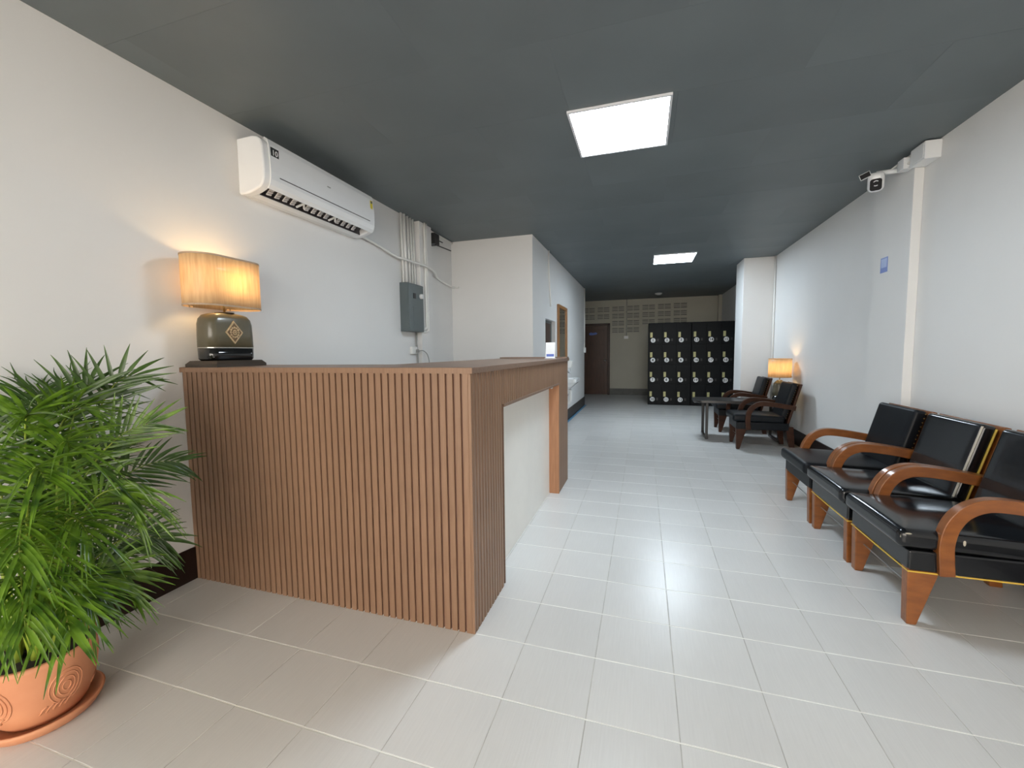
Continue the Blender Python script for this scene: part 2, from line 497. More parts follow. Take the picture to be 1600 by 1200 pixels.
ZT = H + 0.05
struct(MB().box(-0.12, 0, Y0, YF, -0.1, ZT).build('wall_left', 'wall'))
struct(MB().box(XR, XR+0.12, Y0, YF, -0.1, ZT).build('wall_right', 'wall'))
struct(MB().box(-0.12, XR+0.12, YF, YF+0.12, -0.1, ZT).build('wall_back', 'wall_far'))
struct(MB().box(0, XB, YB, YB+0.1, -0.1, ZT).build('wall_partition', 'wall'))
w = MB(); WY0, WY1, WZ0, WZ1 = 5.74, 6.43, 1.12, 1.705
w.box(XB-0.1, XB, YB+0.1, WY0, -0.1, ZT).box(XB-0.1, XB, WY1, YE, -0.1, ZT)
w.box(XB-0.1, XB, WY0, WY1, -0.1, WZ0).box(XB-0.1, XB, WY0, WY1, WZ1, ZT)
struct(w.build('wall_inner', 'wall'))
struct(MB().box(0, XB-0.1, YE-0.1, YE, -0.1, ZT).build('wall_inner_end', 'wall'))
# front of the shop: open shutter bay behind the camera
w = MB().box(-0.12, 0.25, Y0-0.15, Y0, -0.1, ZT).box(4.05, XR+0.12, Y0-0.15, Y0, -0.1, ZT).box(0.25, 4.05, Y0-0.15, Y0, 2.45, ZT)
struct(w.build('wall_front', 'wall'))
struct(MB().box(-3, 7.5, -9, Y0-0.001, -0.15, -0.03).build('pavement', 'pavement'))

# pillars
struct(MB().box(4.24, XR, 3.88, 4.42, -0.05, ZT-0.05).build('wall_pillar_right', 'wall', bevel=0.004))
struct(MB().box(3.86, XR, 7.46, 8.0, -0.05, ZT-0.05).build('wall_pillar_rear', 'wall', bevel=0.004))
struct(MB().box(0, 0.064, 4.13, 4.40, -0.05, ZT-0.05).build('wall_pillar_left', 'wall', bevel=0.003))
struct(MB().box(4.22, XR, 12.1, YF, -0.05, ZT-0.05).build('wall_pillar_corner', 'wall_far', bevel=0.003))

# skirting
struct(MB().box(0, 0.012, Y0, 1.65, 0, 0.18).build('baseboard_left', 'base_dark', bevel=0.002))
b = MB().box(XR-0.012, XR, Y0, 3.88, 0, 0.19).box(4.228, 4.24, 3.868, 4.432, 0, 0.19).box(XR-0.012, XR, 4.42, 7.46, 0, 0.19)
b.box(3.848, XR, 7.448, 7.46, 0, 0.19).box(3.848, 3.86, 7.46, 8.0, 0, 0.19)
struct(b.build('baseboard_right', 'base_dark'))
struct(MB().box(XB, XB+0.012, YB, YE, 0, 0.20).build('baseboard_inner', 'base_dark', bevel=0.002))
struct(MB().box(1.47, 4.22, YF-0.012, YF, 0, 0.18).build('baseboard_back', 'base_grey'))

# service window in the inner wall
wi = struct(MB().box(XB-0.09, XB-0.06, WY0, WY0+0.05, WZ0, WZ1).box(XB-0.09, XB-0.06, WY1-0.05, WY1, WZ0, WZ1)
            .box(XB-0.09, XB-0.06, WY0, WY1, WZ0, WZ0+0.04).box(XB-0.09, XB-0.06, WY0, WY1, WZ1-0.04, WZ1).build('window_1', 'grey_metal'))
MB().box(XB-0.085, XB-0.075, WY0+0.05, 6.05, WZ0+0.04, WZ1-0.04).build('sash', 'cable_grey', wi)
MB().box(XB-0.078, XB-0.068, 6.03, WY1-0.05, WZ0+0.04, WZ1-0.04).build('sash', 'dark_wood', wi)

# back door
dr = struct(MB().box(0.70, 0.76, YF-0.06, YF, 0, 2.02).box(1.41, 1.47, YF-0.06, YF, 0, 2.02).box(0.70, 1.47, YF-0.06, YF, 1.96, 2.02)
            .build('door_1', 'dark_wood', bevel=0.004))
lf = MB().box(0.765, 1.405, YF-0.045, YF-0.01, 0.01, 1.955).build('door_leaf', 'door', dr, bevel=0.003)
for (z0, z1) in ((0.16, 0.78), (1.02, 1.42), (1.50, 1.84)):
    MB().box(0.86, 1.31, YF-0.052, YF-0.045, z0, z1).build('door_panel', 'door', dr, bevel=0.006)
MB().ball((1.345, YF-0.085, 0.98), 0.03, 12, 8).tube([(1.345, YF-0.045, 0.98), (1.345, YF-0.08, 0.98)], 0.012).build('door_knob', 'steel', dr, smooth=True)
sg = MB()
sp = [(0.90, 1.70), (0.95, 1.695), (1.02, 1.70), (1.10, 1.715), (1.12, 1.75), (1.08, 1.775), (1.0, 1.76), (0.93, 1.775), (0.89, 1.745)]
sg.prism(sp, YF-0.056, YF-0.0521, 'y')
tag(sg.build('door_sign', 'blue_print'), 'small blue sign stuck on the brown back door', 'sign')

# breeze-block vents in the back wall
wb = bpy.data.objects['wall_back']
vb = MB(); vw, vh = 0.345, 0.148
fr = 0.012
vb.box(-vw/2, vw/2, 0, 0.03, -vh/2, -vh/2+fr).box(-vw/2, vw/2, 0, 0.03, vh/2-fr, vh/2)
vb.box(-vw/2, -vw/2+fr, 0, 0.03, -vh/2+fr, vh/2-fr).box(vw/2-fr, vw/2, 0, 0.03, -vh/2+fr, vh/2-fr).box(-fr*0.8, fr*0.8, 0, 0.03, -vh/2+fr, vh/2-fr)
for k in (-1, 1):
    zc = k*0.021
    vb.box(-vw/2+fr, vw/2-fr, 0.001, 0.028, zc-0.011, zc+0.011)
vme = vb.mesh('vent_block')
vbk = MB().box(-vw/2, vw/2, 0.024, 0.029, -vh/2, vh/2).mesh('vent_backing')
for c in range(7):
    for rr in range(4):
        if c < 2 and rr > 1: continue
        xc = 0.878 + 0.405*c; zc = 2.40 - 0.1985*rr + 0.007*c
        if rr == 3 and c > 3 or rr == 2 and c > 6: continue
        o = link('vent_block', vme, 'vent', wb); o.location = (xc, YF-0.03, zc)
        p = link('vent_backing', vbk, 'vent_dark', o)
# wall light switch with conduit
t = thing('light_switch', 'white switch plate on long conduit, mounted on back wall', 'switch', (1.915, YF, 1.62))
MB().tube([(1.92, YF-0.012, H), (1.917, YF-0.012, 1.66)], 0.010, 8).build('conduit', 'cable_grey', t, smooth=True)
MB().box(1.85, 1.97, YF-0.03, YF, 1.575, 1.66).build('plate', 'white_pvc', t, bevel=0.004)
MB().box(1.885, 1.91, YF-0.036, YF-0.03, 1.595, 1.64).build('rocker', 'white_gloss', t)
MB().box(1.92, 1.945, YF-0.036, YF-0.03, 1.595, 1.64).build('rocker', 'white_gloss', t)
t = thing('light_switch', 'white switch box on conduit at the free end of the inner wall', 'switch', (XB, 9.68, 1.28))
MB().tube([(XB+0.012, 9.70, H), (XB+0.012, 9.69, 1.32)], 0.012, 8).build('conduit', 'white_pvc', t, smooth=True)
MB().box(XB, XB+0.04, 9.63, 9.74, 1.21, 1.33).build('plate', 'white_pvc', t, bevel=0.005)
MB().box(XB+0.04, XB+0.046, 9.665, 9.705, 1.245, 1.295).build('rocker', 'white_gloss', t)
tag(MB().tube([(XB+0.011, 5.93, H), (XB+0.011, 5.95, 2.35), (XB+0.011, 6.02, 2.05), (XB+0.011, 6.06, 1.9)], 0.013, 8).build('cable_conduit', 'white_pvc', smooth=True),
    'thin white conduit running down inner wall above the service window', 'conduit')
tag(MB().tube([(XR-0.014, 7.43, H), (XR-0.014, 7.43, 0.2)], 0.013, 8).build('cable_conduit', 'white_pvc', smooth=True),
    'white vertical conduit in corner beside the rear pillar', 'conduit')

# ------------------------------------------------------------------ ceiling lights
def led_panel(x, y, w, d, label):
    t = thing('ceiling_light', label, 'light', (x, y, H), 'square ceiling panels')
    e = 0.014; f = MB()
    f.box(x-w/2, x+w/2, y-d/2, y-d/2+e, H-0.014, H).box(x-w/2, x+w/2, y+d/2-e, y+d/2, H-0.014, H)
    f.box(x-w/2, x-w/2+e, y-d/2+e, y+d/2-e, H-0.014, H).box(x+w/2-e, x+w/2, y-d/2+e, y+d/2-e, H-0.014, H)
    f.build('frame', 'led_frame', t)
    MB().box(x-w/2+e, x+w/2-e, y-d/2+e, y+d/2-e, H-0.011, H-0.002).build('diffuser', 'led', t)
led_panel(2.228, 2.885, 0.59, 0.60, 'square glowing ceiling panel above the reception counter area')
led_panel(2.81, 7.06, 0.60, 0.66, 'square glowing ceiling panel towards the lockers')
sd = thing('smoke_detector', 'round white detector on dark ceiling near back wall', 'detector', (2.72, 11.19, H))
MB().lathe([(0.085, H), (0.085, H-0.018), (0.07, H-0.03)], 2.72, 11.19, 24).build('base', 'white_pvc', sd, smooth=False)
MB().lathe([(0.055, H-0.03), (0.05, H-0.045), (0.02, H-0.05)], 2.72, 11.19, 24).build('cap', 'white_gloss', sd)

# ------------------------------------------------------------------ reception counter
CX, CY, CH = 1.69, 1.637, 1.182
ct = thing('reception_counter', 'brown fluted wood reception counter with white recessed side panel', 'counter', (0.85, 2.6, 0))
TOPT = 0.026
tw = MB()
prof = [(0.002, CY-0.012), (CX+0.012, CY-0.012), (CX+0.012, 4.03), (1.03, 4.03), (1.03, 2.09), (0.002, 2.09)]
tw.prism(prof, CH-TOPT, CH, 'z')
tw.build('countertop', 'top_wood', ct, bevel=0.0015)
# bright front edging strip
MB().box(0.002, CX+0.0125, CY-0.0145, CY-0.012, CH-TOPT, CH-0.001).build('edge_strip', 'slat', ct)
MB().box(1.03, CX+0.008, 3.93, 4.03, CH, CH+0.012).build('end_cap', 'top_wood', ct, bevel=0.001)
ZS = CH-TOPT
MB().box(0.002, CX-0.011, CY+0.011, CY+0.03, 0.0, ZS).build('front_backing', 'slat_back', ct)
OY0, OY1, OZ = 2.07, 3.575, 0.975
sb = MB().box(CX-0.03, CX-0.011, CY+0.03, OY0, 0, ZS).box(CX-0.03, CX-0.011, OY0, OY1, OZ, ZS).box(CX-0.03, CX-0.011, OY1, 4.03, 0, ZS)
sb.build('side_backing', 'slat_back', ct)
pitch = 0.0358; sw_ = 0.0275
def slat_me(axis, h):
    mb = MB(); a = sw_/2; d = 0.011; c = 0.004
    pf = [(-a, d), (-a, 0.002), (-a+0.0015, 0), (a-0.0015, 0), (a, 0.002), (a, d)]
    if axis == 'y': mb.prism([(p[0], p[1]) for p in pf], 0, h, 'z')
    else: mb.prism([(-p[1], p[0]) for p in pf], 0, h, 'z')
    return mb.mesh('slat')
s_full = slat_me('y', ZS); s_side = slat_me('x', ZS); s_band = slat_me('x', ZS-OZ)
x = 0.016; off = OFF[ct.name]
while x < CX-0.018:
    o = link('slat', s_full, 'slat', ct); o.location = (x-off.x, CY-off.y, 0); x += pitch
MB().box(CX-0.014, CX, CY, CY+0.014, 0, ZS).build('corner_trim', 'slat', ct, bevel=0.002)
y = CY+0.033
while y < 4.02:
    if OY0-0.012 < y < OY1+0.012:
        o = link('slat', s_band, 'slat', ct); o.location = (CX-off.x, y-off.y, OZ)
    else:
        o = link('slat', s_side, 'slat', ct); o.location = (CX-off.x, y-off.y, 0)
    y += pitch
# opening lining and white panel
MB().box(CX-0.10, CX+0.004, OY0, OY1, OZ-0.016, OZ).build('lining', 'top_wood', ct, bevel=0.001)
MB().box(CX-0.10, CX-0.002, OY0-0.004, OY0+0.006, 0, OZ-0.016).build('lining', 'top_wood', ct, bevel=0.001)
MB().box(CX-0.10, CX+0.002, OY1-0.016, OY1, 0, OZ-0.016).build('end_post', 'post_wood', ct, bevel=0.001)
MB().box(CX-0.10, CX-0.085, OY0+0.012, OY1-0.016, 0, OZ-0.016).build('white_panel', 'white_matte', ct)
MB().ball((CX-0.06, OY1-0.03, OZ-0.035), 0.016, 10, 8).build('cable_cap', 'white_gloss', ct, smooth=True)
MB().box(1.05, CX-0.03, 4.005, 4.03, 0, ZS).build('end_panel', 'slat_back', ct)
MB().box(1.05, 1.068, 2.09, 4.005, 0, ZS).build('inner_panel', 'white_matte', ct)

# acrylic sign stand on the counter
sg = thing('sign_stand', 'small white card with blue band in clear stand on counter', 'sign', (1.55, 3.9, CH))
mtx = Matrix.Translation((1.548, 3.88, CH)) @ Matrix.Rotation(-0.12, 4, 'X')
MB().box(-0.05, 0.05, -0.03, 0.03, 0, 0.004, Matrix.Translation((1.548, 3.89, CH))).build('base', 'white_gloss', sg)
MB().box(-0.045, 0.045, -0.002, 0.002, 0.004, 0.15, mtx).build('card', 'white_print', sg)
MB().box(-0.036, 0.036, -0.0028, -0.002, 0.016, 0.04, mtx).build('band', 'blue_print', sg)

# ------------------------------------------------------------------ air conditioner
ac = thing('air_conditioner', 'white wall-mounted air conditioner above the counter', 'air conditioner', (0, 2.58, 2.225))
AY0, AY1 = 2.045, 3.135
P_up = [(0, 2.566), (0.13, 2.568), (0.170, 2.560), (0.192, 2.545), (0.203, 2.515)]
P_fr = [(0.203, 2.515), (0.210, 2.43), (0.212, 2.36), (0.209, 2.315), (0.200, 2.285), (0.185, 2.262)]
body = [(0, 2.566), (0.13, 2.568), (0.165, 2.560), (0.188, 2.545), (0.196, 2.515), (0.203, 2.43), (0.205, 2.36), (0.202, 2.315),
        (0.193, 2.283), (0.178, 2.262), (0.150, 2.300), (0.115, 2.305), (0.088, 2.275), (0.096, 2.235), (0.05, 2.228), (0, 2.230)]
MB().prism(body, AY0+0.06, AY1-0.06, 'y').build('body', 'white_gloss', ac)
capp = [(0, 2.560), (0.12, 2.562), (0.160, 2.553), (0.184, 2.535), (0.196, 2.505), (0.202, 2.43), (0.204, 2.36), (0.200, 2.31),
        (0.188, 2.278), (0.168, 2.258), (0.13, 2.243), (0.09, 2.233), (0.05, 2.228), (0, 2.230)]
MB().prism(capp, AY0, AY0+0.06, 'y').build('end_cap', 'white_gloss', ac, bevel=0.012, seg=4)
MB().prism(capp, AY1-0.06, AY1, 'y').build('end_cap', 'white_gloss', ac, bevel=0.012, seg=4)
# front panel, a thin shell in front of the body
fp = [(0.170, 2.566), (0.192, 2.553), (0.203, 2.520), (0.2105, 2.43), (0.2125, 2.36), (0.2095, 2.315), (0.200, 2.282), (0.184, 2.259),
      (0.178, 2.262), (0.193, 2.283), (0.202, 2.315), (0.205, 2.36), (0.203, 2.43), (0.196, 2.515), (0.188, 2.545), (0.165, 2.560)]
MB().prism(fp, AY0+0.045, AY1-0.012, 'y').build('front_panel', 'white_gloss', ac, smooth=False)
cav = [(0.176, 2.264), (0.150, 2.298), (0.115, 2.303), (0.090, 2.275), (0.097, 2.238), (0.099, 2.240), (0.094, 2.274), (0.117, 2.299), (0.148, 2.294), (0.172, 2.264)]
MB().prism(cav, AY0+0.062, AY1-0.062, 'y').build('outlet_cavity', 'cavity', ac)
for k in range(14):
    yy = AY0+0.105 + 0.0615*k
    ang = 0.55
    mv = Matrix.Translation((0.135, yy, 2.262)) @ Matrix.Rotation(-0.72, 4, 'Y') @ Matrix.Rotation(0.22 if k not in (4, 9) else -0.1, 4, 'X')
    if k in (4, 9):
        MB().box(-0.034, 0.034, -0.004, 0.004, -0.006, 0.006, mv @ Matrix.Rotation(0.6, 4, 'Z')).box(-0.034, 0.034, 0.018, 0.026, -0.006, 0.006, mv @ Matrix.Rotation(-0.6, 4, 'Z')).build('vane', 'white_gloss', ac)
    else:
        MB().box(-0.022, 0.022, -0.019, 0.019, 0.0, 0.003, mv).box(-0.022, -0.011, -0.019, 0.019, -0.005, 0, mv).box(-0.005, 0.005, -0.019, 0.019, -0.005, 0, mv).box(0.011, 0.022, -0.019, 0.019, -0.005, 0, mv).build('vane', 'vane', ac)
MB().box(0.2095, 0.2135, AY0+0.11, AY1-0.075, 2.336, 2.341).build('trim_line', 'cavity', ac)
MB().box(0.2055, 0.2085, 2.10, 2.158, 2.432, 2.505, None).build('warranty_sticker', 'black_print', ac)
text('sticker_lettering', '10', 0.045, face_px(Vector((0.2092, 2.129, 2.475))), 'white_print', ac, 0.0004)
MB().box(0.2085, 0.2092, 2.108, 2.150, 2.442, 2.446).build('sticker_line', 'white_print', ac)
MB().box(0.2095, 0.2115, 2.575, 2.607, 2.438, 2.445).build('badge', 'cable_grey', ac)
MB().box(0.2075, 0.2095, 3.075, 3.105, 2.445, 2.51).build('energy_label', 'yellow_print', ac)
MB().box(0.2095, 0.2098, 3.079, 3.101, 2.488, 2.506).build('energy_label_print', 'grey_metal', ac)
MB().box(0.0, 0.05, AY1, AY1+0.03, 2.52, 2.58).build('pipe_cover', 'white_pvc', ac, bevel=0.004)

# drain hose along the wall
hp = catmull([(0.04, AY1+0.018, 2.262), (0.03, 3.25, 2.262), (0.025, 3.45, 2.243), (0.03, 3.7, 2.205), (0.06, 3.80, 2.195), (0.085, 3.95, 2.19), (0.112, 4.12, 2.19),
              (0.112, 4.30, 2.175), (0.08, 4.43, 2.165), (0.02, 4.6, 2.14), (0.018, 4.85, 2.10), (0.03, YB-0.018, 2.085), (0.10, YB-0.016, 2.08)], 5)
tag(MB().tube(hp, 0.013, 8).build('drain_hose', 'white_pvc', smooth=True), 'white drain hose sagging along wall from the air conditioner', 'hose')

# ------------------------------------------------------------------ electrical box, conduits, outlet
eb = thing('electrical_box', 'dark grey metal distribution box on wall behind counter', 'electrical box', (0, 3.955, 1.47))
MB().box(0, 0.095, 3.81, 4.115, 1.47, 1.965).build('enclosure', 'grey_metal', eb, bevel=0.004)
MB().box(0.095, 0.104, 3.815, 4.11, 1.475, 1.96).build('cover', 'grey_metal', eb, bevel=0.003)
MB().box(0.104, 0.108, 3.90, 4.02, 1.50, 1.73).build('door_flap', 'grey_metal', eb, bevel=0.002)
MB().box(0.104, 0.11, 3.90, 3.945, 1.81, 1.865).build('breaker', 'black_print', eb)
MB().lathe([(0.026, 0), (0.026, 0.02), (0.02, 0.028)], 0, 0, 20).build('pilot_lamp', 'white_gloss', eb, world=False)
pl = [c for c in eb.children if c.name.startswith('pilot_lamp')][0]
pl.matrix_local = Matrix.Translation(Vector((0.104, 4.05, 1.845)) - OFF[eb.name]) @ Matrix.Rotation(PI/2, 4, 'Y')
for (yy, rr) in ((3.855, 0.012), (3.905, 0.021), (3.975, 0.015), (4.035, 0.011), (4.085, 0.010)):
    MB().tube([(0.024, yy-0.02, H), (0.024, yy, 1.962)], rr, 10).build('conduit', 'white_pvc', eb, smooth=True)
MB().tube(catmull([(0.08, 4.215, H), (0.08, 4.215, 2.2), (0.08, 4.215, 1.58), (0.078, 4.20, 1.52), (0.07, 4.16, 1.50), (0.07, 4.116, 1.50)], 4), 0.014, 8).build('side_conduit', 'white_pvc', eb, smooth=True)
MB().tube(catmull([(0.08, 4.255, H), (0.08, 4.255, 2.2), (0.08, 4.255, 1.56), (0.078, 4.24, 1.49), (0.07, 4.18, 1.475), (0.07, 4.116, 1.478)], 4), 0.011, 8).build('side_conduit', 'white_pvc', eb, smooth=True)
so = thing('wall_outlet', 'white wall socket with grey plug below the electrical box', 'outlet', (0, 4.04, 1.27))
MB().box(0, 0.03, 3.975, 4.085, 1.235, 1.315).build('plate', 'plug_white', so, bevel=0.004)
MB().box(0.03, 0.055, 4.045, 4.08, 1.25, 1.285).build('plug', 'cable_grey', so, bevel=0.004)
tag(MB().tube(catmull([(0.056, 4.07, 1.268), (0.09, 4.10, 1.27), (0.11, 4.16, 1.22), (0.11, 4.20, 1.1), (0.10, 4.22, 0.9), (0.09, 4.2, 0.6), (0.09, 4.2, 0.01)], 5), 0.005, 6).build('power_cable', 'cable_grey', smooth=True),
    'grey power cable hanging from wall socket plug', 'cable')
tag(MB().tube([(0.02, 4.085, 1.47), (0.02, 4.085, 1.28), (0.02, 4.10, 1.23), (0.02, 4.10, 0.0)], 0.009, 8).build('conduit_pipe', 'cable_grey', smooth=True), 'grey cable from the box down past the wall socket', 'cable')
rt = thing('wall_bracket', 'small black box with thin rods, mounted high behind pillar', 'device', (0, 4.5, 2.5))
MB().box(0, 0.10, 4.41, 4.53, 2.49, 2.61).build('housing', 'black_print', rt, bevel=0.005)
MB().tube([(0.085, 4.53, 2.55), (0.09, 4.63, 2.548)], 0.006, 6).build('rod', 'black_print', rt)
MB().tube([(0.085, 4.45, 2.484), (0.095, 4.84, 2.50)], 0.007, 6).build('rod', 'black_print', rt)
tag(MB().tube([(0.02, 4.41, 2.645), (0.02, 5.04, 2.645)], 0.012, 8).build('conduit_pipe', 'white_pvc', smooth=True), 'white conduit along ceiling edge behind the left pillar', 'conduit')

# ------------------------------------------------------------------ lamps
def stadium(hx, hy, n=10):
    """rounded outline, long in y"""
    pts = []
    r = hx
    for k in range(n+1):
        a = PI*k/n; pts.append((r*math.cos(a), hy-r+r*math.sin(a)))
    for k in range(n+1):
        a = PI+PI*k/n; pts.append((r*math.cos(a), -(hy-r)+r*math.sin(a)))
    return pts
def ellipse(hx, hy, n=40):
    return [(hx*math.cos(2*PI*k/n), hy*math.sin(2*PI*k/n)) for k in range(n)]
def shell(mb, outline, cx, cy, z0, z1, th=0.002, steps=3):
    """open tube wall with thickness"""
    n = len(outline); b = len(mb.v)
    sc = lambda q, d: (q[0]*(1-d/max(1e-6, math.hypot(*q))), q[1]*(1-d/max(1e-6, math.hypot(*q))))
    rings = []
    for k in range(steps+1): rings.append([(cx+q[0], cy+q[1], z0+(z1-z0)*k/steps) for q in outline])
    for k in range(steps, -1, -1): rings.append([(cx+sc(q, th)[0], cy+sc(q, th)[1], z0+(z1-z0)*k/steps) for q in outline])
    for r_ in rings: mb.v += r_
    K = len(rings)
    for i in range(K):
        i2 = (i+1) % K
        for j in range(n):
            q = (j+1) % n
            mb.f.append((b+i*n+j, b+i*n+q, b+i2*n+q, b+i2*n+j))
    return mb
def bulb_light(p, power, root, r=0.03):
    ld = bpy.data.lights.new('lamp_bulb', 'POINT'); ld.energy = power; ld.color = (1.0, 0.66, 0.30); ld.shadow_soft_size = r
    lo = bpy.data.objects.new('bulb_light', ld); COL.objects.link(lo); lo.location = Vector(p) - OFF[root.name]; lo.parent = root

LX, LY, LZ = 0.135, 1.795, CH
t = thing('table_lamp', 'lit lamp with oval silk shade and bronze body on the counter', 'lamp', (LX, LY, LZ))
pz = LZ
MB().loft([[(LX+q[0], LY+q[1], z) for q in o] for o, z in (
    ([(-0.115, -0.152), (0.115, -0.152), (0.115, 0.152), (-0.115, 0.152)], pz),
    ([(-0.115, -0.152), (0.115, -0.152), (0.115, 0.152), (-0.115, 0.152)], pz+0.016),
    ([(-0.10, -0.136), (0.10, -0.136), (0.10, 0.136), (-0.10, 0.136)], pz+0.034))]).build('plinth', 'lamp_plinth', t)
bz = pz+0.034
def sq(hx, hy, r, n=5):
    pts = []
    for (sx, sy, a0) in ((1, 1, 0), (-1, 1, PI/2), (-1, -1, PI), (1, -1, 3*PI/2)):
        for k in range(n+1):
            a = a0+PI/2*k/n; pts.append((sx*(hx-r)+r*math.cos(a), sy*(hy-r)+r*math.sin(a)))
    return pts
def ring(hx, hy, r, z): return [(LX+q[0], LY+q[1], z) for q in sq(hx, hy, r)]
MB().loft([ring(0.058, 0.128, 0.04, bz), ring(0.066, 0.137, 0.045, bz+0.010), ring(0.067, 0.139, 0.045, bz+0.068)]).build('lower_body', 'lamp_black', t, smooth=True)
MB().loft([ring(0.0675, 0.1395, 0.045, bz+0.068), ring(0.0675, 0.1395, 0.045, bz+0.072)]).build('silver_band', 'lamp_silver', t)
MB().loft([ring(0.067, 0.139, 0.045, bz+0.072), ring(0.067, 0.138, 0.045, bz+0.14), ring(0.066, 0.136, 0.045, bz+0.20), ring(0.063, 0.130, 0.045, bz+0.228),
           ring(0.056, 0.116, 0.045, bz+0.248), ring(0.046, 0.09, 0.04, bz+0.257), ring(0.03, 0.05, 0.025, bz+0.262)]).build('body', 'lamp_body', t, smooth=True)
# diamond ornament on the room side of the body
orn = MB(); ox = LX+0.067; oz = bz+0.155; oy = LY-0.004
def dia(r, x, k=4, ph=0):
    return [(x, oy+r*0.82*math.cos(2*PI*i/k+ph), oz+r*math.sin(2*PI*i/k+ph)) for i in range(k)]
orn.loft([dia(0.064, ox-0.002), dia(0.064, ox+0.004)])
ornp = orn.build('ornament', 'gold_relief', t)
MB().loft([dia(0.052, ox+0.004), dia(0.052, ox+0.0052)]).build('ornament_field', 'gold_dark', ornp)
fl_ = MB()
for k in range(12):
    a = 2*PI*k/12; fl_.ball((ox+0.006, oy+0.024*math.cos(a), oz+0.027*math.sin(a)), 0.0065, 6, 4, (0.5, 1, 1))
for k in range(8):
    a = 2*PI*k/8; fl_.ball((ox+0.007, oy+0.011*math.cos(a), oz+0.012*math.sin(a)), 0.0045, 6, 4, (0.5, 1, 1))
fl_.ball((ox+0.008, oy, oz), 0.005, 6, 4)
fl_.build('ornament_flower', 'gold_relief', ornp)
MB().tube([(LX, LY, bz+0.262), (LX, LY, 1.60)], 0.006, 8).build('stem', 'brass', t, smooth=True)
MB().lathe([(0.045, bz+0.262), (0.047, bz+0.266), (0.02, bz+0.27)], LX, LY, 20).build('collar', 'lamp_plinth', t)
sh0, sh1 = 1.508, 1.775
out = stadium(0.105, 0.205, 14)
shell(MB(), out, LX, LY, sh0, sh1).build('shade', 'shade', t, smooth=True)
shell(MB(), stadium(0.1065, 0.2065, 14), LX, LY, sh0-0.001, sh0+0.008, 0.004, 1).build('shade_rim', 'shade_trim', t)
shell(MB(), stadium(0.1065, 0.2065, 14), LX, LY, sh1-0.008, sh1+0.001, 0.004, 1).build('shade_rim', 'shade_trim', t)
MB().tube([(LX-0.10, LY, sh1-0.05), (LX+0.10, LY, sh1-0.05)], 0.002, 6).build('spider', 'brass', t)
MB().ball((LX, LY+0.01, 1.625), 0.022, 12, 8, (1, 1, 1.3)).build('bulb', 'bulb', t, smooth=True)
bulb_light((LX, LY+0.01, 1.655), LAMP_W, t)

# round lamp on the side table
LX2, LY2, LZ2 = 4.12, 6.41, 0.548
t = thing('table_lamp', 'lit lamp with round silk shade and bronze base between dark armchairs', 'lamp', (LX2, LY2, LZ2))
z = LZ2
MB().lathe([(0.070, z), (0.076, z+0.01), (0.076, z+0.07)], LX2, LY2, 28).build('lower_body', 'lamp_black', t, smooth=True)
MB().lathe([(0.076, z+0.07), (0.077, z+0.13), (0.076, z+0.20), (0.070, z+0.235), (0.052, z+0.262), (0.034, z+0.275), (0.030, z+0.285)], LX2, LY2, 28).build('body', 'lamp_body', t, smooth=True)
MB().tube([(LX2, LY2, z+0.28), (LX2, LY2, z+0.40)], 0.006, 8).build('stem', 'brass', t, smooth=True)
shell(MB(), ellipse(0.135, 0.135), LX2, LY2, 0.868, 1.118).build('shade', 'shade', t, smooth=True)
shell(MB(), ellipse(0.1365, 0.1365), LX2, LY2, 0.867, 0.874, 0.004, 1).build('shade_rim', 'shade_trim', t)
shell(MB(), ellipse(0.1365, 0.1365), LX2, LY2, 1.112, 1.119, 0.004, 1).build('shade_rim', 'shade_trim', t)
MB().ball((LX2, LY2, 0.965), 0.022, 12, 8, (1, 1, 1.3)).build('bulb', 'bulb', t, smooth=True)
bulb_light((LX2, LY2, 1.01), LAMP_W*0.65, t)

